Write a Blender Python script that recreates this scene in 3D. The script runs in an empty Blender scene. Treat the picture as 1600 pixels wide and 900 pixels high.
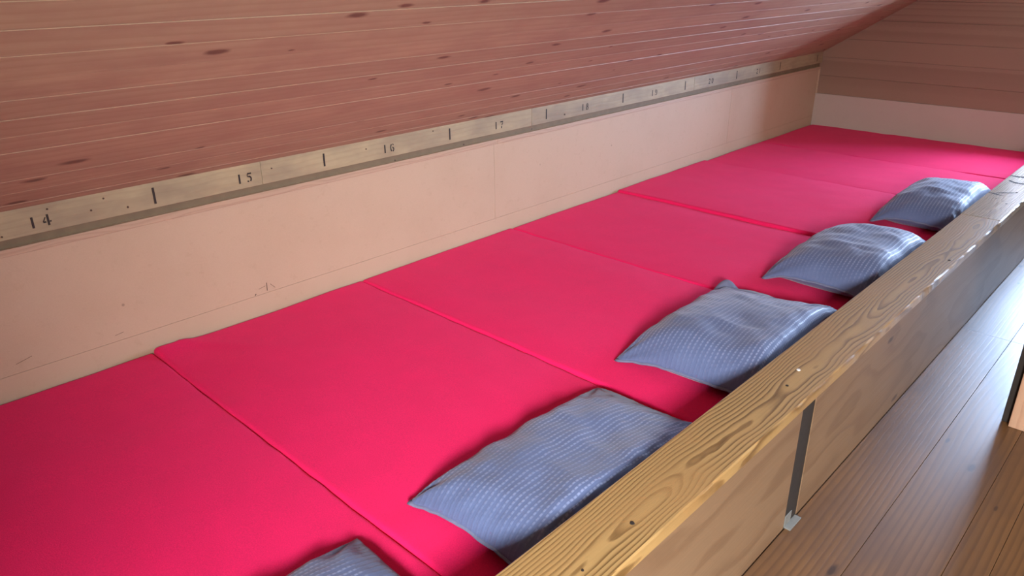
import bpy, bmesh, math, random
from mathutils import Vector, Matrix, noise
random.seed(7)
scn = bpy.context.scene
COL = scn.collection
PI = math.pi

# ------------------------------------------------------------------ places (metres)
FLOOR = -0.05          # aisle floor
YW = 2.668             # knee wall face
XE = 6.63              # gable wall face
XB = -2.5              # back of the modelled loft
TOP = 0.245            # mattress tops
RIDGE_Y, SLOPE = -0.30, 0.63
EAVE = 0.858           # where the sloping ceiling meets the numbered board
RIDGE_Z = EAVE + SLOPE * (YW - RIDGE_Y)
YR = -2.2              # right wall
BLOCKER_X = -0.92  # edge of the added wall that blocks the roof window light
SX0, SX1, SS0, SS1 = -2.10, -1.00, 1.75, 2.55   # roof window in the right slope (x range, distance up the slope)

# ------------------------------------------------------------------ node helper
class NT:
    def __init__(s, name):
        s.m = bpy.data.materials.new(name); s.m.use_nodes = True
        s.t = s.m.node_tree; s.t.nodes.clear()
        s.out = s.t.nodes.new('ShaderNodeOutputMaterial')
        s.b = s.t.nodes.new('ShaderNodeBsdfPrincipled')
        s.t.links.new(s.b.outputs[0], s.out.inputs[0])
    def put(s, sock, v):
        if isinstance(v, bpy.types.NodeSocket): s.t.links.new(v, sock)
        elif v is not None: sock.default_value = v
    def n(s, typ, props={}, **ins):
        d = s.t.nodes.new(typ)
        for k, v in props.items(): setattr(d, k, v)
        for k, v in ins.items(): s.put(d.inputs[int(k[1:])] if k[0] == 'i' and k[1:].isdigit() else d.inputs[k.replace('_', ' ')], v)
        return d
    def math(s, op, a, b=None, c=None, clamp=False):
        d = s.t.nodes.new('ShaderNodeMath'); d.operation = op; d.use_clamp = clamp
        for i, v in enumerate((a, b, c)): s.put(d.inputs[i], v)
        return d.outputs[0]
    def vmath(s, op, a, b=None):
        d = s.t.nodes.new('ShaderNodeVectorMath'); d.operation = op
        s.put(d.inputs[0], a); s.put(d.inputs[1], b)
        return d.outputs[0]
    def noise(s, vec, scale, detail=3.0, rough=0.5):
        d = s.n('ShaderNodeTexNoise', Vector=vec, Scale=scale, Detail=detail, Roughness=rough)
        return d.outputs[0]
    def ramp(s, f, stops):
        d = s.t.nodes.new('ShaderNodeValToRGB'); s.put(d.inputs[0], f)
        e = d.color_ramp.elements
        while len(e) < len(stops): e.new(0.5)
        for k, (p, c) in zip(e, stops):
            k.position = p
            k.color = (c, c, c, 1) if not isinstance(c, (tuple, list)) else (*c, 1)
        return d.outputs[0]
    def mix(s, f, a, b, mode='MIX'):
        d = s.t.nodes.new('ShaderNodeMix'); d.data_type = 'RGBA'; d.blend_type = mode
        s.put(d.inputs[0], f)
        s.put(d.inputs[6], (*a, 1) if isinstance(a, tuple) else a)
        s.put(d.inputs[7], (*b, 1) if isinstance(b, tuple) else b)
        return d.outputs[2]
    def bump(s, h, strength, dist):
        return s.n('ShaderNodeBump', Strength=strength, Distance=dist, Height=h).outputs[0]

def obj_coord(T, island=0.0):
    P = T.n('ShaderNodeTexCoord').outputs['Object']
    if island:
        r = T.n('ShaderNodeNewGeometry').outputs['Random Per Island']
        off = T.n('ShaderNodeCombineXYZ', X=T.math('MULTIPLY', r, 37.0 * island), Y=T.math('MULTIPLY', r, 0.0),
                  Z=T.math('MULTIPLY', r, 0.0)).outputs[0]
        return T.vmath('ADD', P, off), r
    return P, None

def wood(name, light, dark, rings=60.0, contrast=0.7, rough=0.5, across=(0, 1, 0), centre=0.0, depth=(0, 0, 1),
         dcentre=0.0, pith=0.03, wander=0.06, along=1.6, island=0.0, tone=0.25, knots=None, knot_col=(0.05, 0.025, 0.015),
         stain=None, stain_scale=1.0, coat=0.0, fibre=0.35, bump=0.3):
    """flat sawn softwood whose grain runs along X: rings round a wandering pith give the cathedral figure"""
    T = NT(name)
    P, isl = obj_coord(T, island)
    sx = T.n('ShaderNodeSeparateXYZ', Vector=P).outputs
    def dot(v): return T.n('ShaderNodeVectorMath', {'operation': 'DOT_PRODUCT'}, i0=P, i1=v).outputs['Value']
    a = T.math('SUBTRACT', dot(across), centre); d = T.math('SUBTRACT', dot(depth), dcentre)
    if isl is not None:
        a = T.math('ADD', a, T.math('MULTIPLY', T.math('SUBTRACT', isl, 0.5), 0.12))
    lowv = T.n('ShaderNodeCombineXYZ', X=T.math('MULTIPLY', sx[0], along), Y=T.math('MULTIPLY', a, 2.5), Z=T.math('MULTIPLY', d, 2.5)).outputs[0]
    n1 = T.math('SUBTRACT', T.noise(lowv, 1.0, 2.0), 0.5)
    n2 = T.math('SUBTRACT', T.noise(T.vmath('ADD', lowv, (9.3, 4.1, 7.7)), 1.3, 2.5), 0.5)
    finev = T.vmath('MULTIPLY', T.vmath('ADD', P, (0, 0, 0)), (7.0, 40.0, 40.0))
    n3 = T.math('SUBTRACT', T.noise(finev, 1.0, 2.0), 0.5)
    aa = T.math('ADD', a, T.math('MULTIPLY', n1, wander))
    dd = T.math('ADD', T.math('ADD', d, pith), T.math('MULTIPLY', n2, wander * 1.6))
    r = T.math('SQRT', T.math('ADD', T.math('MULTIPLY', aa, aa), T.math('MULTIPLY', dd, dd)))
    r = T.math('ADD', r, T.math('MULTIPLY', n3, 0.0035))
    ph = T.math('FRACT', T.math('MULTIPLY', r, rings))
    ring = T.ramp(ph, [(0.0, 0.0), (0.45, 0.15), (0.80, 1.0), (0.92, 0.85), (1.0, 0.0)])
    fv = T.vmath('MULTIPLY', P, (3.0, 260.0, 260.0))
    fib = T.noise(fv, 1.0, 2.0)
    f = T.math('MULTIPLY', ring, contrast)
    f = T.math('ADD', f, T.math('MULTIPLY', T.math('SUBTRACT', fib, 0.5), fibre), clamp=True)
    c = T.mix(f, light, dark)
    if isl is not None:
        c = T.mix(1.0, c, T.n('ShaderNodeCombineColor', i0=T.math('ADD', 1 - tone, T.math('MULTIPLY', isl, 2 * tone)),
                  i1=T.math('ADD', 1 - tone, T.math('MULTIPLY', isl, 2 * tone)),
                  i2=T.math('ADD', 1 - tone, T.math('MULTIPLY', isl, 1.8 * tone))).outputs[0], 'MULTIPLY')
    if stain:
        sv = T.vmath('MULTIPLY', P, (1.0, 2.2, 2.2))
        s_ = T.ramp(T.noise(sv, stain_scale, 4.0, 0.6), [(0.42, 0.0), (0.68, 1.0)])
        c = T.mix(T.math('MULTIPLY', s_, 0.75), c, stain)
    if knots:
        ks, kr, kp = knots        # cells per metre, radius in cells, share of cells with a knot
        kv = T.n('ShaderNodeCombineXYZ', X=T.math('MULTIPLY', sx[0], 0.38), Y=a, Z=0.0).outputs[0]
        kv = T.vmath('ADD', kv, T.n('ShaderNodeCombineXYZ', X=T.math('MULTIPLY', T.noise(T.vmath('MULTIPLY', P, (20.0, 30.0, 30.0)), 1.0), 0.015), Y=0.0, Z=0.0).outputs[0])
        v = T.n('ShaderNodeTexVoronoi', {'voronoi_dimensions': '2D'}, Vector=kv, Scale=ks)
        keep = T.math('LESS_THAN', T.n('ShaderNodeSeparateColor', i0=v.outputs['Color']).outputs[0], kp)
        k = T.math('MULTIPLY', keep, T.ramp(T.math('DIVIDE', v.outputs['Distance'], T.math('ADD', 0.35, T.math('MULTIPLY', T.n('ShaderNodeSeparateColor', i0=v.outputs['Color']).outputs[1], 0.9))), [(kr * 0.45, 1.0), (kr, 0.0)]))
        c = T.mix(T.math('MULTIPLY', k, 0.85), c, knot_col)
    T.put(T.b.inputs['Base Color'], c)
    T.put(T.b.inputs['Roughness'], T.math('ADD', rough, T.math('MULTIPLY', T.math('SUBTRACT', fib, 0.5), 0.18)))
    T.b.inputs['Coat Weight'].default_value = coat
    T.b.inputs['Coat Roughness'].default_value = 0.28
    T.put(T.b.inputs['Normal'], T.bump(T.math('ADD', T.math('MULTIPLY', ring, -0.6), fib), bump, 0.0012))
    return T.m

def plain(name, col, rough=0.6, metal=0.0, mottled=0.15, scale=30.0):
    T = NT(name); P, _ = obj_coord(T)
    n = T.noise(P, scale, 4.0)
    k = T.math('ADD', 1 - mottled, T.math('MULTIPLY', n, 2 * mottled))
    c = T.mix(1.0, col, T.n('ShaderNodeCombineColor', i0=k, i1=k, i2=k).outputs[0], 'MULTIPLY')
    T.put(T.b.inputs['Base Color'], c)
    T.b.inputs['Roughness'].default_value = rough; T.b.inputs['Metallic'].default_value = metal
    T.put(T.b.inputs['Normal'], T.bump(n, 0.15, 0.001))
    return T.m

def mdf_mat(name, col, stain):
    T = NT(name); P, _ = obj_coord(T)
    fine = T.noise(P, 420.0, 2.0); mid = T.noise(P, 26.0, 5.0, 0.65); big = T.noise(P, 3.1, 4.0, 0.6)
    c = T.mix(T.ramp(mid, [(0.58, 0.0), (0.78, 0.45)]), col, stain)
    c = T.mix(T.ramp(big, [(0.45, 0.0), (0.75, 0.3)]), c, stain)
    k = T.math('ADD', 0.93, T.math('MULTIPLY', fine, 0.14))
    c = T.mix(1.0, c, T.n('ShaderNodeCombineColor', i0=k, i1=k, i2=k).outputs[0], 'MULTIPLY')
    sp = T.n('ShaderNodeTexVoronoi', Vector=P, Scale=9.0)
    keep = T.math('LESS_THAN', T.n('ShaderNodeSeparateColor', i0=sp.outputs['Color']).outputs[0], 0.16)
    spot = T.math('MULTIPLY', keep, T.ramp(sp.outputs['Distance'], [(0.03, 0.6), (0.06, 0.0)]))
    c = T.mix(spot, c, tuple(x * 0.35 for x in col))
    T.put(T.b.inputs['Base Color'], c); T.b.inputs['Roughness'].default_value = 0.62
    T.put(T.b.inputs['Normal'], T.bump(fine, 0.12, 0.0008))
    return T.m

def red_cloth():
    T = NT('red_fabric'); P, _ = obj_coord(T)
    fine = T.noise(P, 330.0, 3.0, 0.7); mid = T.noise(P, 9.0, 4.0)
    k = T.math('ADD', T.math('MULTIPLY', fine, 0.62), T.math('ADD', 0.63, T.math('MULTIPLY', mid, 0.12)))
    c = T.mix(1.0, RED, T.n('ShaderNodeCombineColor', i0=k, i1=k, i2=k).outputs[0], 'MULTIPLY')
    T.put(T.b.inputs['Base Color'], c); T.b.inputs['Roughness'].default_value = 0.9
    T.b.inputs['Specular IOR Level'].default_value = 0.2
    T.b.inputs['Sheen Weight'].default_value = 0.12; T.b.inputs['Sheen Roughness'].default_value = 0.5
    T.b.inputs['Sheen Tint'].default_value = (1.0, 0.35, 0.5, 1)
    T.put(T.b.inputs['Normal'], T.bump(fine, 0.25, 0.002))
    return T.m

def pillow_cloth(name, col, dash):
    """striped damask: rows of small satin dashes along the length of the pillow"""
    T = NT(name)
    uv = T.n('ShaderNodeUVMap', {'uv_map': 'cloth'}).outputs[0]
    s = T.n('ShaderNodeSeparateXYZ', Vector=uv).outputs
    P, _ = obj_coord(T)
    wob = T.math('MULTIPLY', T.math('SUBTRACT', T.noise(P, 14.0, 2.0), 0.5), 0.004)
    v = T.math('ADD', s[1], wob)
    row = T.math('FRACT', T.math('MULTIPLY', v, 1 / 0.0165))
    rowm = T.ramp(row, [(0.0, 0.0), (0.16, 0.0), (0.26, 1.0), (0.52, 1.0), (0.62, 0.0)])
    sh = T.math('MULTIPLY', T.math('FLOOR', T.math('MULTIPLY', v, 1 / 0.0165)), 0.37)
    dsh = T.math('FRACT', T.math('ADD', T.math('MULTIPLY', s[0], 1 / 0.0135), sh))
    dm = T.ramp(dsh, [(0.0, 0.25), (0.12, 1.0), (0.6, 1.0), (0.72, 0.25)])
    hem = T.ramp(s[0], [(0.0, 0.0), (0.012, 0.0), (0.11, 1.0), (0.71, 1.0), (0.73, 0.0)])  # near end fades the dashes, imitating stripes washed out by light
    f = T.math('MULTIPLY', T.math('MULTIPLY', rowm, dm), hem)
    patch = T.ramp(T.noise(P, 5.0, 3.0), [(0.3, 0.25), (0.65, 1.0)])
    f = T.math('MULTIPLY', f, patch)
    weave = T.noise(P, 600.0, 2.0)
    c = T.mix(T.math('MULTIPLY', f, 0.75), col, dash)
    k = T.math('ADD', 0.88, T.math('MULTIPLY', weave, 0.24))
    c = T.mix(1.0, c, T.n('ShaderNodeCombineColor', i0=k, i1=k, i2=k).outputs[0], 'MULTIPLY')
    T.put(T.b.inputs['Base Color'], c)
    T.put(T.b.inputs['Roughness'], T.math('SUBTRACT', 0.62, T.math('MULTIPLY', f, 0.2)))
    T.b.inputs['Specular IOR Level'].default_value = 0.35
    T.b.inputs['Sheen Weight'].default_value = 0.25; T.b.inputs['Sheen Roughness'].default_value = 0.4
    h = T.math('ADD', T.math('MULTIPLY', rowm, 0.5), T.math('MULTIPLY', T.noise(T.vmath('MULTIPLY', P, (1.0, 1.0, 1.0)), 45.0, 3.0), 1.2))
    T.put(T.b.inputs['Normal'], T.bump(h, 0.3, 0.0025))
    return T.m

RED = (0.86, 0.012, 0.125)
M = {}
M['red'] = red_cloth()
M['pillow'] = pillow_cloth('striped_pillow_cotton', (0.112, 0.152, 0.29), (0.33, 0.40, 0.62))
M['hem'] = plain('pillow_hem_cotton', (0.15, 0.17, 0.27), 0.75, 0, 0.2, 60)
M['mdf'] = mdf_mat('beige_fibreboard', (0.54, 0.42, 0.285), (0.44, 0.32, 0.20))
M['mdf_end'] = mdf_mat('pale_fibreboard', (0.50, 0.44, 0.38), (0.44, 0.37, 0.315))
A = math.atan(SLOPE)
M['ceil'] = wood('ceiling_pine', (0.41, 0.31, 0.20), (0.33, 0.225, 0.135), rings=30, contrast=0.45, rough=0.5,
                 across=(0, math.cos(A), -math.sin(A)), depth=(0, math.sin(A), math.cos(A)), dcentre=2.2, centre=0.0,
                 pith=0.05, wander=0.16, along=0.55, island=1.0, tone=0.06, knots=(5.6, 0.085, 0.9), fibre=0.12, stain=(0.335, 0.225, 0.15), stain_scale=4.0,
                 knot_col=(0.10, 0.045, 0.03), bump=0.15)
M['gable'] = wood('gable_pine', (0.30, 0.205, 0.145), (0.22, 0.14, 0.095), rings=40, contrast=0.5, rough=0.6, across=(0, 0, 1),
                  depth=(1, 0, 0), dcentre=XE, island=0.4, tone=0.04, fibre=0.2, along=0.4, bump=0.1)
M['floor'] = wood('floor_pine', (0.175, 0.086, 0.032), (0.078, 0.036, 0.014), rings=48, contrast=0.6, rough=0.40, centre=0.33,
                  pith=0.03, wander=0.12, along=0.5, island=1.0, tone=0.13, stain=(0.10, 0.05, 0.026), stain_scale=2.4, coat=0.10,
                  knots=(5.0, 0.06, 0.5), knot_col=(0.03, 0.014, 0.008), bump=0.12)
M['cap'] = wood('rail_pine', (0.42, 0.27, 0.105), (0.105, 0.05, 0.013), rings=105, contrast=0.85, rough=0.38, centre=0.055, dcentre=0.477,
                pith=0.030, wander=0.062, along=1.5, coat=0.2, stain=(0.36, 0.21, 0.08), stain_scale=3.0)
M['cap_far'] = wood('grey_rail_pine', (0.42, 0.34, 0.22), (0.16, 0.11, 0.06), rings=100, contrast=0.7, rough=0.28, centre=0.06, dcentre=0.477,
                    pith=0.03, wander=0.05, along=2.2, coat=0.6, knots=(6.0, 0.16, 0.5), knot_col=(0.05, 0.03, 0.02))
M['panel'] = wood('panel_pine', (0.235, 0.148, 0.083), (0.165, 0.095, 0.050), rings=24, contrast=0.6, rough=0.5, across=(0, 0, 1),
                  centre=0.2, depth=(0, 1, 0), dcentre=0.655, pith=0.035, wander=0.17, along=0.8, coat=0.03, knots=(3.0, 0.05, 0.3),
                  island=0.3, tone=0.03)
M['pale'] = wood('pale_board_pine', (0.50, 0.31, 0.20), (0.38, 0.21, 0.13), rings=40, contrast=0.5, rough=0.5, across=(0, 1, 0), depth=(1, 0, 0))
M['number_board'] = wood('lime_washed_board', (0.43, 0.37, 0.215), (0.35, 0.295, 0.165), rings=50, contrast=0.4, rough=0.6, across=(0, 0, 1),
                         centre=0.81, depth=(0, 1, 0), dcentre=YW, island=0.5, tone=0.06, stain=(0.24, 0.20, 0.13), stain_scale=2.6)
M['recess'] = plain('olive_wood_painted_shade', (0.20, 0.15, 0.085), 0.7, 0, 0.2, 25)  # shade of the groove put into the wood colour
M['batten'] = wood('batten_pine', (0.50, 0.37, 0.25), (0.36, 0.25, 0.16), rings=70, contrast=0.4, rough=0.55, across=(0, 0, 1), centre=0.74)
M['paint'] = plain('black_stencil_paint', (0.022, 0.018, 0.014), 0.7, 0, 0.4, 120)
M['nail'] = plain('rusty_nail', (0.09, 0.06, 0.04), 0.6, 0.3, 0.3, 90)
M['dark'] = plain('dark_brown_strap', (0.022, 0.016, 0.012), 0.85, 0.0, 0.3, 40)
M['zinc'] = plain('galvanised_steel', (0.30, 0.31, 0.29), 0.5, 0.5, 0.2, 60)
M['white_metal'] = plain('bright_screw', (0.85, 0.85, 0.82), 0.35, 0.2, 0.05, 60)
M['hole'] = plain('hole_dark', (0.02, 0.012, 0.008), 0.9, 0, 0.1, 60)
M['grey_gap'] = plain('grey_backing', (0.16, 0.14, 0.12), 0.8, 0, 0.15, 30)
M['frame'] = wood('window_frame_pine', (0.45, 0.28, 0.15), (0.30, 0.17, 0.08), across=(0, 0, 1), depth=(0, 1, 0))

# ------------------------------------------------------------------ object helpers
BASE = {}          # world place of each part's parent
def link(name, bm, mat, parent=None, smooth=False, bevel=0.0):
    me = bpy.data.meshes.new(name)
    if parent is not None:
        bmesh.ops.translate(bm, verts=bm.verts, vec=-BASE.get(parent.name, Vector()))
    bmesh.ops.recalc_face_normals(bm, faces=bm.faces)
    bm.to_mesh(me); bm.free()
    me.materials.append(mat)
    o = bpy.data.objects.new(name, me); COL.objects.link(o)
    if parent is not None: o.parent = parent; BASE[o.name] = BASE.get(parent.name, Vector())
    if smooth:
        for p in me.polygons: p.use_smooth = True
    if bevel:
        b = o.modifiers.new('bevel', 'BEVEL'); b.width = bevel; b.segments = 2; b.limit_method = 'ANGLE'; b.angle_limit = 0.6
    return o

def thing(name, label, cat, loc, group=None):
    o = bpy.data.objects.new(name, None); COL.objects.link(o)
    o.location = loc; BASE[o.name] = Vector(loc); o.empty_display_size = 0.1
    tag(o, label, cat, group)
    return o

def tag(o, label=None, cat=None, group=None, kind=None):
    if label: o['label'] = label
    if cat: o['category'] = cat
    if group: o['group'] = group
    if kind: o['kind'] = kind
    return o

def box(bm, x0, x1, y0, y1, z0, z1):
    r = bmesh.ops.create_cube(bm, size=1.0)
    bmesh.ops.scale(bm, verts=r['verts'], vec=(x1 - x0, y1 - y0, z1 - z0))
    bmesh.ops.translate(bm, verts=r['verts'], vec=((x0 + x1) / 2, (y0 + y1) / 2, (z0 + z1) / 2))
    return r['verts']

def structure(name, bm, mat, label=None, bevel=0.0):
    o = link(name, bm, mat, None, False, bevel); o['kind'] = 'structure'
    if label: o['label'] = label
    return o

def disc(bm, c, axis, r, depth, seg=14):
    rr = bmesh.ops.create_cone(bm, cap_ends=True, segments=seg, radius1=r, radius2=r * 0.85, depth=depth)
    q = Vector((0, 0, 1)).rotation_difference(Vector(axis))
    bmesh.ops.rotate(bm, verts=rr['verts'], cent=(0, 0, 0), matrix=q.to_matrix())
    bmesh.ops.translate(bm, verts=rr['verts'], vec=c)

# ------------------------------------------------------------------ SETTING
# floor planks along the aisle and the raised sleeping platform under the mattresses
bm = bmesh.new()
seams = [0.655, 0.452, 0.245, 0.146, -0.06, -0.26, -0.45, -0.66, -0.85, -1.05, -1.24, -1.45, -1.64, -1.84, -2.02, -2.2]
joints = {0: [3.783], 1: [3.783], 2: [1.2, 4.9], 4: [2.1], 5: [4.4]}
for i in range(len(seams) - 1):
    xs = [XB] + joints.get(i, [0.4 + (i * 1.7) % 4]) + [XE]
    for k in range(len(xs) - 1):
        box(bm, xs[k] + 0.0004, xs[k + 1] - 0.0004, seams[i + 1] + 0.0006, seams[i] - 0.0006, FLOOR - 0.03, FLOOR)
structure('floor', bm, M['floor'], 'worn brown floorboards of the aisle', 0.0009)
bm = bmesh.new(); box(bm, XB, XE + 0.1, YR - 0.1, YW + 0.1, FLOOR - 0.10, FLOOR - 0.03)
box(bm, XB, XE, 0.70, YW, FLOOR - 0.03, 0.095)
structure('floor_platform', bm, M['pale'])

# sloping ceiling boards: V grooves every 103 mm up the slope
def slope_pt(x, s, h):      # s along the slope from the eave, h below the ceiling face
    c, n = math.cos(A), math.sin(A)
    return Vector((x, YW - s * c - h * n, EAVE + s * n - h * c))
def ceiling_boards(bm, mirror=False):
    L = (YW - RIDGE_Y) / math.cos(A)
    s, w = -0.038, 0.1028
    Lm = L if not mirror else (RIDGE_Y - YR) / math.cos(A) + 0.12
    if mirror: s = L - Lm
    while s < L - 0.001:
        e = min(s + w, L)
        bv = random.choice((0.0007, 0.0010, 0.0016, 0.0026)); dh = 0.0012 * random.random()
        prof = [(s, -0.018), (s, -bv), (s + bv, dh), (e - bv, dh), (e, -bv), (e, -0.018)]
        runs = [(XB, XE)]
        if mirror and s < SS1 and e > SS0: runs = [(XB, SX0), (SX1, XE)]
        for run in runs:
            rows = []
            for x in run:
                r = []
                for a_, h_ in prof:
                    p = slope_pt(x, a_, h_)
                    if mirror: p.y = 2 * RIDGE_Y - p.y
                    r.append(bm.verts.new(p))
                rows.append(r)
            n = len(prof)
            for k in range(n): bm.faces.new((rows[0][k], rows[0][(k + 1) % n], rows[1][(k + 1) % n], rows[1][k]))
            bm.faces.new(rows[0]); bm.faces.new(rows[1][::-1])
        s = e
bm = bmesh.new(); ceiling_boards(bm)
structure('ceiling', bm, M['ceil'], 'sloping ceiling of narrow pine boards')
bm = bmesh.new(); ceiling_boards(bm, True)
structure('ceiling_right', bm, M['ceil'])

# knee wall: fibreboard sheets with a butt joint, a lower strip and the wall behind
bm = bmesh.new()
xs = [XB, 0.21, 2.662, 5.114, XE]
for a_, b_ in zip(xs[:-1], xs[1:]): box(bm, a_ + 0.0009, b_ - 0.0009, YW, YW + 0.016, 0.327, 0.742)
box(bm, XB, XE, YW + 0.0008, YW + 0.016, FLOOR, 0.3255)
box(bm, XB, XE + 0.1, YW + 0.012, YW + 0.09, FLOOR, 0.95)
structure('wall_left', bm, M['mdf'], 'low beige fibreboard wall behind the mattresses')
# pencil scribbles and scuffs on the sheet
bm = bmesh.new()
for (x, z, dx, dz, w) in ((1.335, 0.335, 0.002, 0.035, 0.003), (1.30, 0.352, 0.03, 0.006, 0.0015), (1.352, 0.36, 0.02, -0.022, 0.0015),
                          (1.28, 0.33, 0.006, 0.006, 0.004), (0.43, 0.36, 0.05, 0.012, 0.0015), (0.74, 0.35, 0.03, 0.004, 0.0014)):
    p, q = Vector((x, YW - 0.0006, z)), Vector((x + dx, YW - 0.0006, z + dz))
    d = (q - p).normalized(); nn = Vector((-d.z, 0, d.x)) * w / 2
    f = [bm.verts.new(v) for v in (p - nn, q - nn, q + nn, p + nn)]; bm.faces.new(f)
o = link('pencil_mark', bm, M['nail'], bpy.data.objects['wall_left'])

# numbered board under the eave, batten ledge below it
bm = bmesh.new()
xs = [XB, 1.375, 2.93, 4.55, XE]
for a_, b_ in zip(xs[:-1], xs[1:]): box(bm, a_ + 0.0006, b_ - 0.0006, YW - 0.016, YW + 0.006, 0.777, 0.876)
NB = structure('trim_1', bm, M['number_board'], 'pale board under the eave painted with bed numbers', 0.001)
bm = bmesh.new()
for a_, b_ in ((XB, 2.675), (2.677, XE)):
    z1 = 0.747 if a_ < 0 else 0.745
    box(bm, a_, b_, YW - 0.014 + (0.002 if a_ > 0 else 0), YW + 0.006, z1 - 0.024, z1)
structure('trim_2', bm, M['batten'], 'thin pine batten below the numbered board', 0.002)
bm = bmesh.new(); box(bm, XB, XE, YW + 0.002, YW + 0.010, 0.735, 0.80)
structure('trim_4', bm, M['recess'], 'olive groove strip, darkened with painted shade, between batten and numbered board')

# stencilled digits (strokes inside a 0.62 x 1 cell, with stencil gaps)
def arc(cx, cy, rx, ry, a0, a1, n=12):
    return [(cx + rx * math.cos(math.radians(a0 + (a1 - a0) * i / n)), cy + ry * math.sin(math.radians(a0 + (a1 - a0) * i / n))) for i in range(n + 1)]
DIG = {
 '1': [([(0.31, 0), (0.31, 1)], 0.2)],
 '4': [([(0.44, 0), (0.44, 1)], 0.19), ([(0.02, 0.34), (0.27, 0.34)], 0.13), ([(0.03, 0.36), (0.26, 0.78)], 0.09), ([(0.54, 0.34), (0.70, 0.34)], 0.13)],
 '5': [([(0.12, 0.90), (0.58, 0.90)], 0.17), ([(0.12, 0.86), (0.12, 0.55)], 0.10), (arc(0.27, 0.32, 0.24, 0.27, 105, -60), 0.17), ([(0.05, 0.12), (0.24, 0.06)], 0.15)],
 '6': [(arc(0.31, 0.5, 0.24, 0.44, 110, 250), 0.17), (arc(0.31, 0.28, 0.22, 0.23, -80, 85), 0.16), ([(0.36, 0.93), (0.54, 0.80)], 0.13)],
 '7': [([(0.04, 0.90), (0.60, 0.90)], 0.18), ([(0.52, 0.76), (0.34, 0.42)], 0.15), ([(0.30, 0.30), (0.26, 0.0)], 0.18)],
 '8': [(arc(0.31, 0.74, 0.18, 0.20, 100, 260), 0.15), (arc(0.31, 0.74, 0.18, 0.20, 80, -80), 0.15), (arc(0.31, 0.26, 0.23, 0.23, 100, 260), 0.16), (arc(0.31, 0.26, 0.23, 0.23, 80, -80), 0.16)],
 '9': [(arc(0.31, 0.5, 0.24, 0.44, 70, -70), 0.17), (arc(0.31, 0.72, 0.22, 0.23, 100, 265), 0.16), ([(0.26, 0.07), (0.08, 0.18)], 0.13)],
 '2': [(arc(0.30, 0.72, 0.22, 0.22, 170, -20), 0.16), ([(0.46, 0.55), (0.12, 0.16)], 0.15), ([(0.06, 0.08), (0.58, 0.08)], 0.16)],
 '0': [(arc(0.31, 0.5, 0.22, 0.43, 100, 260), 0.17), (arc(0.31, 0.5, 0.22, 0.43, 80, -80), 0.17)],
}
def stroke(bm, pts, w, ox, oz, h, y):
    P = [Vector((p[0], p[1])) for p in pts]; L, R = [], []
    for i, p in enumerate(P):
        t = (P[min(i + 1, len(P) - 1)] - P[max(i - 1, 0)]).normalized(); nn = Vector((-t.y, t.x)) * w / 2
        L.append(p + nn); R.append(p - nn)
    mk = lambda q: bm.verts.new((ox + q.x * h, y, oz + q.y * h))
    l = [mk(q) for q in L]; r = [mk(q) for q in R]
    for i in range(len(P) - 1): bm.faces.new((l[i], l[i + 1], r[i + 1], r[i]))
YF = YW - 0.0166
for k in range(8):
    num = str(14 + k); x = 0.599 + 0.6945 * k + (0.008 if k == 1 else 0)
    bm = bmesh.new(); h = 0.036
    wob = random.uniform(-0.002, 0.002)
    for j, ch in enumerate(num):
        ox = x + (-0.030 if j == 0 else 0.010)
        for pts, w in DIG[ch]: stroke(bm, pts, w, ox, 0.798 + wob, h, YF)
    o = link('painted_number', bm, M['paint'], NB); o['label'] = 'stencilled black number %s' % num
for k in range(-1, 9):
    x = 0.963 + 0.6945 * k
    bm = bmesh.new()
    vs = box(bm, x - 0.004, x + 0.004, YF - 0.0003, YF + 0.0004, 0.794 + random.uniform(-.003, .003), 0.849)
    o = link('tick_mark', bm, M['paint'], NB); o['label'] = 'black painted divider stroke'
for (x, z) in ((0.49, 0.79), (0.63, 0.848), (0.755, 0.815), (0.80, 0.846), (0.87, 0.80), (1.42, 0.832), (1.87, 0.832), (2.02, 0.756),
               (2.25, 0.852), (2.44, 0.758), (2.93, 0.76), (3.2, 0.80)):
    bm = bmesh.new(); disc(bm, (x, YW - 0.0166, z), (0, -1, 0), 0.0032 + 0.002 * random.random(), 0.002)
    link('nail_head', bm, M['nail'], NB)

# gable wall: pale fibreboard below, brown boards above, round the window opening
WY0, WY1, WZ0, WZ1, GD = -0.50, 1.06, 0.674, 1.738, 0.70      # window opening, GD the depth of its reveal
def ceil_z(y): return RIDGE_Z - SLOPE * abs(y - RIDGE_Y)
bm = bmesh.new()
z, bh = 0.522, 0.152
while z < RIDGE_Z:
    z1 = min(z + bh, RIDGE_Z + 0.02)
    spans = [(YR, YW + 0.02)]
    if z < WZ1 - 0.001 and z1 > WZ0 + 0.001: spans = [(YR, WY0), (WY1, YW + 0.02)]
    for a_, b_ in spans: box(bm, XE, XE + GD, a_, b_, z + 0.0005, z1 - 0.0005)
    z = z1
structure('wall_end', bm, M['gable'], 'dark brown boarded gable wall', 0.0012)
bm = bmesh.new(); box(bm, XE - 0.004, XE + GD, YR, YW, FLOOR, 0.521)
structure('wall_end_panel', bm, M['mdf_end'], 'pale fibreboard strip along the foot of the gable wall', 0.0015)
bm = bmesh.new(); box(bm, XE - 0.010, XE, YW - 0.014, YW, 0.522, 0.735)
structure('trim_3', bm, M['batten'], 'thin pale corner batten', 0.002)
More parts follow.
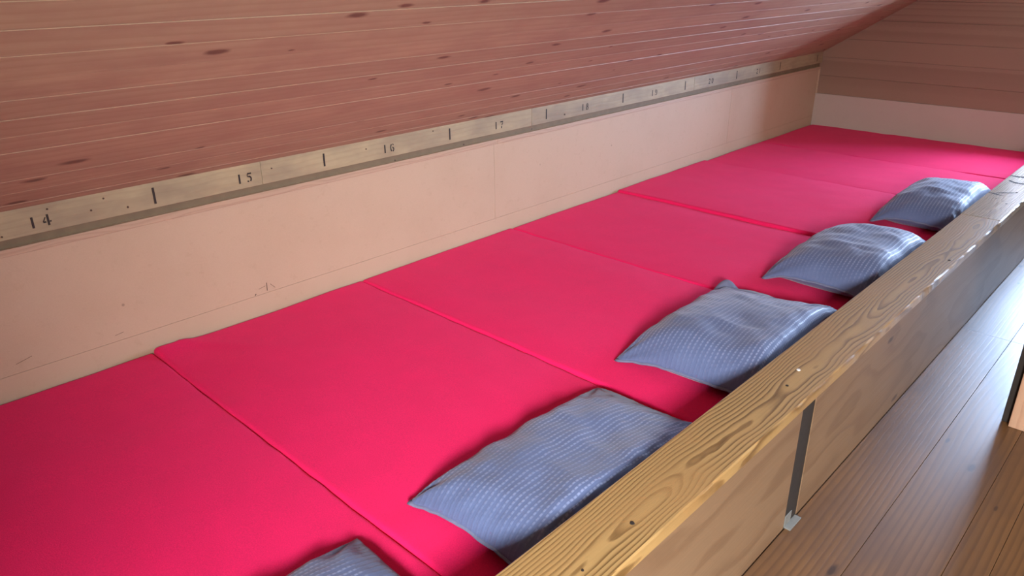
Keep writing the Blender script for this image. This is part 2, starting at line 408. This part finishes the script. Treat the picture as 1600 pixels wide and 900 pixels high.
def window(name, x0, x1, y0, y1, z0, z1, axis):
    bm = bmesh.new(); t = 0.06
    if axis == 'x':
        box(bm, x0, x1, y0, y0 + t, z0, z1); box(bm, x0, x1, y1 - t, y1, z0, z1)
        box(bm, x0, x1, y0 + t, y1 - t, z0, z0 + t); box(bm, x0, x1, y0 + t, y1 - t, z1 - t, z1)
        m = (y0 + y1) / 2; box(bm, x0, x1, m - 0.025, m + 0.025, z0 + t, z1 - t)
    else:
        box(bm, x0, x0 + t, y0, y1, z0, z1); box(bm, x1 - t, x1, y0, y1, z0, z1)
        box(bm, x0 + t, x1 - t, y0, y1, z0, z0 + t); box(bm, x0 + t, x1 - t, y0, y1, z1 - t, z1)
        m = (x0 + x1) / 2; box(bm, m - 0.025, m + 0.025, y0, y1, z0 + t, z1 - t)
    return structure(name, bm, M['frame'], None, 0.004)
window('window_1', XE + GD - 0.06, XE + GD, WY0, WY1, WZ0, WZ1, 'x')

# right wall, back wall, added unseen wall that keeps light off the left end, roof window in the right slope
bm = bmesh.new(); box(bm, XB, XE, YR - 0.06, YR, FLOOR, ceil_z(YR) + 0.06)
structure('wall_right', bm, M['ceil'])
bm = bmesh.new(); box(bm, XB - 0.06, XB, YR, YW, FLOOR, RIDGE_Z + 0.05)
structure('wall_back', bm, M['gable'])
bm = bmesh.new(); box(bm, XB, BLOCKER_X, -0.60, -0.55, FLOOR, ceil_z(-0.55))
structure('wall_shade_blocker', bm, M['gable'])
def roof_pt(x, s, h):
    p = slope_pt(x, s, h); p.y = 2 * RIDGE_Y - p.y; return p
bm = bmesh.new()
def roof_bar(x0, x1, s0, s1, h0, h1):
    v = [bm.verts.new(roof_pt(x, s_, h)) for x in (x0, x1) for s_ in (s0, s1) for h in (h0, h1)]
    for f in ((0, 1, 3, 2), (4, 6, 7, 5), (0, 4, 5, 1), (2, 3, 7, 6), (0, 2, 6, 4), (1, 5, 7, 3)): bm.faces.new([v[k] for k in f])
for b_ in ((SX0, SX0 + .05, SS0, SS1), (SX1 - .05, SX1, SS0, SS1), (SX0 + .05, SX1 - .05, SS0, SS0 + .05), (SX0 + .05, SX1 - .05, SS1 - .05, SS1)): roof_bar(*b_, -0.10, 0.004)
structure('window_2', bm, M['frame'], None, 0.003)

# ------------------------------------------------------------------ MATTRESSES
def mattress(x0, x1, y0, y1, ztop, seed, label, lift=0.0, skew=0.0):
    zb = 0.095; r = 0.011
    nx, ny = 40, 76
    bm = bmesh.new()
    def edge(t):      # distance in from the edge -> drop of a rounded edge
        return 0.0 if t >= r else r - math.sqrt(max(r * r - (r - t) ** 2, 0.0))
    def px(i, n, a, b):
        t = i / n
        s = 0.5 - 0.5 * math.cos(PI * t)
        return a + (b - a) * (0.45 * s + 0.55 * t) if 0 < i < n else (a if i == 0 else b)
    top = []
    Xs = [x0, x0 + .002, x0 + .006, x0 + .012, x0 + .02, x0 + .03] + [x0 + .03 + (x1 - x0 - .06) * i / nx for i in range(1, nx)] + [x1 - .03, x1 - .02, x1 - .012, x1 - .006, x1 - .002, x1]
    Ys = [y0, y0 + .002, y0 + .006, y0 + .012, y0 + .02, y0 + .03] + [y0 + .03 + (y1 - y0 - .06) * i / ny for i in range(1, ny)] + [y1 - .03, y1 - .02, y1 - .012, y1 - .006, y1 - .002, y1]
    for x in Xs:
        row = []
        for y in Ys:
            u = (x - x0) / (x1 - x0); v = (y - y0) / (y1 - y0)
            d = min(edge(x - x0) + edge(y - y0) + edge(x1 - x) + edge(y1 - y), r + 0.005)
            z = ztop - d + 0.007 * (1 - (2 * u - 1) ** 4) * (1 - (2 * v - 1) ** 6)
            z += 0.006 * noise.noise(Vector((x * 2.3 + seed, y * 2.0, seed * 1.7))) + 0.0018 * noise.noise(Vector((x * 9, y * 7, seed)))
            if lift:
                q = math.hypot((x - x0 - 0.03) / 0.10, (y1 - y - 0.01) / 0.07)
                z += lift * math.exp(-q * q)
                # short slack folds running in from that corner
                fx = (x - x0 - 0.10 - (y1 - y) * 0.75)
                z += 0.007 * math.exp(-(fx / 0.022) ** 2) * max(0.0, 1 - (y1 - y) / 0.35)
            # slight puckers along the seams
            ed = min(x - x0, x1 - x)
            z += 0.003 * math.exp(-ed / 0.05) * noise.noise(Vector((seed, y * 14, x)))
            sk = skew * (v - 0.5)
            row.append(bm.verts.new((x + sk + 0.003 * noise.noise(Vector((seed, y * 6, 3))), y, z)))
        top.append(row)
    NX, NY = len(Xs), len(Ys)
    for i in range(NX - 1):
        for j in range(NY - 1):
            bm.faces.new((top[i][j], top[i + 1][j], top[i + 1][j + 1], top[i][j + 1]))
    ring = [top[i][0] for i in range(NX)] + [top[NX - 1][j] for j in range(1, NY)] + [top[i][NY - 1] for i in range(NX - 2, -1, -1)] + [top[0][j] for j in range(NY - 2, 0, -1)]
    low = [bm.verts.new((v.co.x, v.co.y, zb)) for v in ring]
    n = len(ring)
    for k in range(n): bm.faces.new((ring[k], ring[(k + 1) % n], low[(k + 1) % n], low[k]))
    bm.faces.new(low)
    base = Vector(((x0 + x1) / 2, (y0 + y1) / 2, zb))
    bmesh.ops.translate(bm, verts=bm.verts, vec=-base)
    o = link('mattress', bm, M['red'], None, True); o.location = base
    return tag(o, label, 'mattress', 'red mattresses laid side by side')
mats = [
 (-0.105, 0.846, 0.246, 'red mattress nearest the camera, cut off at the left under board number 14', 0.0),
 (0.849, 1.783, 0.247, 'red mattress with a puckered raised corner at the wall below number 15', 0.016),
 (1.788, 2.766, 0.249, 'red mattress below number 16 and the sheet joint, third from the camera', 0.0),
 (2.772, 3.732, 0.247, 'red mattress below number 18, fourth counted from the camera', 0.0),
 (3.738, 4.785, 0.262, 'red mattress standing a little higher than its near neighbour, fifth from the camera', 0.0),
 (4.791, 5.645, 0.254, 'red mattress next to the last one, second from the brown gable wall', 0.0),
 (5.651, 6.622, 0.252, 'red mattress at the far end, against the brown gable wall', 0.0),
]
for i, (a_, b_, z_, lab, lf) in enumerate(mats):
    mattress(a_, b_, 0.690, YW - 0.012 - 0.004 * (i % 2), z_, 3.1 * i + 1, lab, lf, (-0.006, 0.004, 0.003, -0.002, 0.0, 0, 0)[i] * 0)

# ------------------------------------------------------------------ PILLOWS
def pillow(cx, cy, rot, L, W, T, Tb, seed, label, z0=TOP + 0.004, tuft=False, lean=0.062, bulge=0.0):
    root = thing('pillow', label, 'pillow', (cx, cy, z0), 'grey blue pillows along the wooden rail')
    root.rotation_euler = (0, 0, rot)
    N, Mm = 64, 48
    bm = bmesh.new(); uvl = bm.loops.layers.uv.new('cloth')
    def shape(u, v, up):
        pin = 0.055
        x = u * L / 2 * (1 - pin * (1 - v * v) * abs(u) ** 3); y = v * W / 2 * (1 - pin * 1.2 * (1 - u * u) * abs(v) ** 3)
        a_ = max(1 - abs(u) ** (3.6 if u < 0 else 2.0), 0); b_ = max(1 - abs(v) ** (2.4 if v > 0 else 5.0), 0)
        p = (a_ * b_) ** 0.66
        corner = (abs(u) * abs(v)) ** 3
        z = Tb - (Tb - 0.004) * corner
        nz = noise.noise(Vector((u * 1.6 + seed, v * 1.4, seed * 0.7)))
        if up:
            z += T * p * (1 + 0.16 * nz + bulge * u)
            # creases drawn in from the corners and along the edges
            ang = math.atan2(1 - abs(v), 1 - abs(u) + 1e-6); rr = math.hypot((1 - abs(u)) * L / W, 1 - abs(v))
            cr = math.sin(ang * 9 + seed * 2 + (u > 0) * 2 + (v > 0)) * math.exp(-rr * 2.6) * min(rr * 5, 1)
            z += 0.012 * cr * min(1.0, p * 4)
            z += 0.008 * noise.noise(Vector((u * 5 + seed, v * 2.2, 5.0))) * min(1, p * 3)
            z += 0.0035 * noise.noise(Vector((u * 11, v * 5 + seed, 9.0))) * min(1, p * 3)
            z += 0.004 * math.exp(-((u + 0.36 + 0.05 * v) / 0.02) ** 2) * min(1, p * 2)       # pressed fold across
        else:
            z -= Tb * min(1.0, p * 1.9) * (1 - corner)
        z += lean * max(0.0, -v) ** 2.5 * (1 - 0.35 * abs(u) ** 4)          # leaning up against the rail
        e = max(abs(u), abs(v))
        if e > 0.97: z += 0.003 * noise.noise(Vector((u * 9 + seed, v * 9, 2.0)))
        z = max(z, 0.002)
        return Vector((x, y, z))
    def par(i, n): t = 2 * i / n - 1; return math.copysign(1 - (1 - abs(t)) ** 1.5, t)
    grids = {}
    for up in (True, False):
        g = []
        for i in range(N + 1):
            r = []
            for j in range(Mm + 1):
                if not up and (i in (0, N) or j in (0, Mm)): r.append(grids[True][i][j]); continue
                r.append(bm.verts.new(shape(par(i, N), par(j, Mm), up)))
            g.append(r)
        grids[up] = g
        for i in range(N):
            for j in range(Mm):
                q = [(i, j), (i + 1, j), (i + 1, j + 1), (i, j + 1)]
                if not up: q = q[::-1]
                f = bm.faces.new([g[a_][b_] for a_, b_ in q])
                for lp, (a_, b_) in zip(f.loops, q):
                    lp[uvl].uv = ((par(a_, N) + 1) / 2 * L, (par(b_, Mm) + 1) / 2 * W)
    me = bpy.data.meshes.new('pillow_case'); bm.to_mesh(me); bm.free(); me.materials.append(M['pillow'])
    for p in me.polygons: p.use_smooth = True
    o = bpy.data.objects.new('pillow_case', me); COL.objects.link(o); o.parent = root
    # open hem: a soft double lip along the end towards the camera
    bm = bmesh.new(); rings = []
    for j in range(41):
        v = -0.97 + 1.94 * j / 40
        c = shape(-1, v, True) + Vector((0.004, 0, 0.0))
        c.z = max(c.z - 0.004 + 0.004 * noise.noise(Vector((seed, v * 4, 1))), 0.009)
        ra, rb = 0.010 + 0.004 * noise.noise(Vector((seed + 3, v * 3, 4))), 0.0055
        rings.append([bm.verts.new(c + Vector((math.cos(t) * ra, 0, math.sin(t) * rb))) for t in [2 * PI * k / 8 for k in range(8)]])
    for a_, b_ in zip(rings[:-1], rings[1:]):
        for k in range(8): bm.faces.new((a_[k], a_[(k + 1) % 8], b_[(k + 1) % 8], b_[k]))
    bm.faces.new(rings[0]); bm.faces.new(rings[-1])
    me = bpy.data.meshes.new('case_hem'); bmesh.ops.recalc_face_normals(bm, faces=bm.faces); bm.to_mesh(me); bm.free(); me.materials.append(M['hem'])
    for p in me.polygons: p.use_smooth = True
    o = bpy.data.objects.new('case_hem', me); COL.objects.link(o); o.parent = root; o['label'] = 'darker open hem of the case'
    if tuft:      # the far corner of the case folded up
        bm = bmesh.new(); g = []
        for i in range(13):
            row = []
            for j in range(13):
                a_, b_ = i / 12, j / 12
                x = L / 2 - 0.085 + 0.085 * a_; y = W / 2 - 0.10 + 0.095 * b_
                hump = math.sin(PI * min(max(a_, 0), 1)) ** 0.6 * math.sin(PI * b_) ** 0.6
                row.append(bm.verts.new((x, y, 0.018 + 0.050 * hump + 0.004 * math.sin(9 * b_ + 4 * a_))))
            g.append(row)
        for i in range(12):
            for j in range(12): bm.faces.new((g[i][j], g[i + 1][j], g[i + 1][j + 1], g[i][j + 1]))
        me = bpy.data.meshes.new('folded_corner'); bmesh.ops.recalc_face_normals(bm, faces=bm.faces); bm.to_mesh(me); bm.free(); me.materials.append(M['hem'])
        for p in me.polygons: p.use_smooth = True
        o = bpy.data.objects.new('folded_corner', me); COL.objects.link(o); o.parent = root; o['label'] = 'corner of the case folded up'
        so = o.modifiers.new('thickness', 'SOLIDIFY'); so.thickness = 0.004
    return root
R = math.radians
PF = 0.832      # the pillows' ends touch the rail here
def lay(x0, x1, yb, rot, T, Tb, seed, label, z0, **k):
    W = yb - PF
    pillow((x0 + x1) / 2, PF + W / 2 + abs(math.sin(rot)) * (x1 - x0) / 2, rot, x1 - x0, W, T, Tb, seed, label, z0, **k)
lay(-0.03, 0.775, 1.275, 0.0, 0.075, 0.030, 1.3, 'grey blue pillow at the bottom edge, mostly out of the picture', TOP + 0.011)
lay(0.935, 1.735, 1.275, R(-0.5), 0.078, 0.030, 4.2, 'large grey blue pillow with dashed stripes, nearest whole one to the camera', TOP + 0.017, bulge=-0.32)
lay(1.935, 2.755, 1.345, R(3.2), 0.100, 0.036, 7.9, 'grey blue pillow with a dark folded corner, middle of the five', TOP + 0.017, tuft=True, bulge=-0.25)
lay(2.960, 3.800, 1.310, R(0.5), 0.116, 0.045, 11.6, 'plump grey blue pillow fourth from the camera, before the farthest one', TOP + 0.024, lean=0.015)
lay(4.080, 4.960, 1.250, R(1), 0.122, 0.045, 15.2, 'farthest grey blue pillow, beside the paler end of the rail', TOP + 0.031, lean=0.015)

# ------------------------------------------------------------------ RAIL along the aisle
rail = thing('bed_rail', 'long low wooden rail with wide worn top board between mattresses and aisle', 'rail', (2.5, 0.66, FLOOR))
CT, CB = 0.427, 0.392
def board(name, x0, x1, y0, y1, z0, z1, mat, parent, bev=0.003, worn=0.0, cuts=60):
    bm = bmesh.new(); n = cuts
    prof = [(y0 + 0.004, z1), (y0, z1 - 0.004), (y0, z0 + 0.002), (y0 + 0.002, z0), (y1 - 0.002, z0), (y1, z0 + 0.002), (y1, z1 - 0.004), (y1 - 0.004, z1)]
    rows = []
    for i in range(n + 1):
        x = x0 + (x1 - x0) * i / n; r = []
        for k, (y, z) in enumerate(prof):
            w = worn * abs(noise.noise(Vector((x * 7, k * 3.3, 1.0)))) if k in (0, 1) else worn * 0.3 * noise.noise(Vector((x * 2, k, 4)))
            yy = y + (w if k == 1 else 0) + (w * 0.8 if k == 0 else 0); zz = z - (w * 0.5 if k == 1 else 0)
            r.append(bm.verts.new((x, yy, zz)))
        rows.append(r)
    m = len(prof)
    for a_, b_ in zip(rows[:-1], rows[1:]):
        for k in range(m): bm.faces.new((a_[k], a_[(k + 1) % m], b_[(k + 1) % m], b_[k]))
    bm.faces.new(rows[0]); bm.faces.new(rows[-1])
    return link(name, bm, mat, parent)
cap = board('top_board', XB + 0.02, 4.020, 0.648, 0.822, CB, CT, M['cap'], rail, worn=0.006, cuts=240)
cap['label'] = 'yellow brown top board with bold grain'
cap2 = board('top_board', 4.024, XE - 0.006, 0.648, 0.824, CB, CT + 0.001, M['cap_far'], rail, worn=0.004, cuts=120)
cap2['label'] = 'paler knotty far top board'
board('side_panel', XB + 0.02, 1.880, 0.656, 0.678, FLOOR + 0.001, CB, M['panel'], rail, cuts=4)
board('side_panel', 1.974, XE - 0.006, 0.656, 0.678, FLOOR + 0.001, CB, M['panel'], rail, cuts=4)
bm = bmesh.new(); box(bm, 1.8805, 1.9735, 0.6585, 0.682, FLOOR + 0.004, CB)
strap = link('steel_strap', bm, M['dark'], rail, bevel=0.0015); strap['label'] = 'dark brown upright strap'
bm = bmesh.new(); box(bm, 1.888, 1.966, 0.636, 0.658, FLOOR + 0.0005, FLOOR + 0.006); box(bm, 1.886, 1.930, 0.6555, 0.6583, FLOOR + 0.006, FLOOR + 0.045)
link('strap_foot', bm, M['zinc'], strap, bevel=0.001)['label'] = 'bare metal foot'

bm = bmesh.new(); disc(bm, (2.010, 0.735, CT + 0.0008), (0, 0, 1), 0.0062, 0.002, 18)
link('screw_head', bm, M['white_metal'], rail)['label'] = 'shiny white screw head'
for (x, y, r_) in ((1.113, 0.708, 0.0055), (1.898, 0.719, 0.0045), (3.30, 0.675, 0.006), (4.35, 0.70, 0.006), (4.42, 0.76, 0.005), (4.62, 0.71, 0.006), (0.93, 0.70, 0.003)):
    bm = bmesh.new(); disc(bm, (x, y, CT + 0.0012), (0, 0, 1), r_, 0.0016, 16)
    link('nail_hole', bm, M['hole'], rail)
# dark tapered streaks across the far board
def dark_streak(pts, w):
    w *= 1.5
    bm = bmesh.new(); n = len(pts)
    for s_, (a_, b_) in enumerate(zip(pts[:-1], pts[1:])):
        p, q = Vector((*a_, CT + 0.0016)), Vector((*b_, CT + 0.0016)); d = (q - p).normalized(); nn = Vector((-d.y, d.x, 0))
        wa = w * math.sin(PI * (s_ + 0.15) / n) ; wb = w * math.sin(PI * min(s_ + 1.15, n - 0.05) / n)
        f = [bm.verts.new(v) for v in (p - nn * wa, q - nn * wb, q + nn * wb, p + nn * wa)]; bm.faces.new(f)
    link('dark_streak', bm, M['hole'], rail)
for (x, y0_, y1_, sk, w) in ((4.50, 0.745, 0.82, 0.03, 0.006), (4.60, 0.70, 0.79, -0.05, 0.006), (4.80, 0.66, 0.80, 0.06, 0.009), (5.02, 0.69, 0.82, -0.04, 0.010),
                             (5.25, 0.66, 0.77, 0.05, 0.010), (5.45, 0.70, 0.82, 0.03, 0.010), (5.8, 0.67, 0.80, -0.05, 0.011), (6.15, 0.66, 0.78, 0.04, 0.01)):
    dark_streak([(x + sk * t / 5 + random.uniform(-.012, .012), y0_ + (y1_ - y0_) * t / 5) for t in range(6)], w)
bm = bmesh.new()
box(bm, 4.0205, 4.0235, 0.652, 0.818, CB + 0.004, CT - 0.002)
link('joint_gap', bm, M['hole'], rail)

# ------------------------------------------------------------------ board end across the aisle
part_ = thing('bunk_end_board', 'pale wooden board end standing across the aisle with a dark edge post', 'board', (3.0, -0.4, FLOOR))
bm = bmesh.new(); box(bm, 2.986, 3.012, -1.15, 0.292, FLOOR + 0.0005, 0.62)
link('board_panel', bm, M['pale'], part_, bevel=0.002)
bm = bmesh.new(); box(bm, 3.0125, 3.085, 0.245, 0.320, FLOOR, 0.66)
link('edge_post', bm, M['dark'], part_, bevel=0.003)['label'] = 'dark edge post'
bm = bmesh.new(); box(bm, 3.0125, 3.085, -1.15, -1.075, FLOOR, 0.66)
link('edge_post', bm, M['dark'], part_, bevel=0.003)

# ------------------------------------------------------------------ LIGHT
P_GABLE, P_ROOF = 225, 425
def area(name, loc, to, sx, sy, power, col, spread=180):
    L = bpy.data.lights.new(name, 'AREA'); L.shape = 'RECTANGLE'; L.size = sx; L.size_y = sy; L.energy = power; L.color = col
    L.spread = R(spread)
    o = bpy.data.objects.new(name, L); COL.objects.link(o); o.location = loc
    o.rotation_euler = (Vector(to) - Vector(loc)).to_track_quat('-Z', 'X' if abs(to[0] - loc[0]) < 0.01 else 'Y').to_euler()
    return o
# daylight entering by the gable window and by the window in the right wall
area('gable_window_daylight', (XE + GD + 0.02, (WY0 + WY1) / 2, 1.206), (XE - 1, (WY0 + WY1) / 2, 1.206), 1.02, 1.52, P_GABLE, (0.50, 0.68, 1.0))
sc_ = roof_pt((SX0 + SX1) / 2, (SS0 + SS1) / 2, -0.105)
area('roof_window_daylight', sc_, roof_pt((SX0 + SX1) / 2, (SS0 + SS1) / 2, 1.0), 0.99, 0.70, P_ROOF, (0.97, 0.98, 1.0))
w = bpy.data.worlds.new('daylight'); scn.world = w; w.use_nodes = True
bg = w.node_tree.nodes['Background']; bg.inputs[0].default_value = (0.75, 0.85, 1.0, 1); bg.inputs[1].default_value = 0.4

# ------------------------------------------------------------------ CAMERA
yaw, pitch, roll = 0.76366827, 0.40591486, -0.00811763
f = Vector((math.cos(pitch) * math.cos(yaw), math.cos(pitch) * math.sin(yaw), -math.sin(pitch)))
s = Vector((math.sin(yaw), -math.cos(yaw), 0)); u = s.cross(f)
s2 = s * math.cos(roll) + u * math.sin(roll); u2 = -s * math.sin(roll) + u * math.cos(roll)
cd = bpy.data.cameras.new('camera'); cam = bpy.data.objects.new('camera', cd); COL.objects.link(cam)
cd.sensor_width = 36.0; cd.lens = 36.0 * 1165.788 / 1600; cd.clip_start = 0.02
cam.matrix_world = Matrix.Translation((0, 0, 1.545)) @ Matrix((s2, u2, -f)).transposed().to_4x4()
scn.camera = cam

vs = scn.view_settings
vs.view_transform = 'Standard'; vs.look = 'None'; vs.gamma = 1.0; vs.use_curve_mapping = False
vs.exposure = 0.95
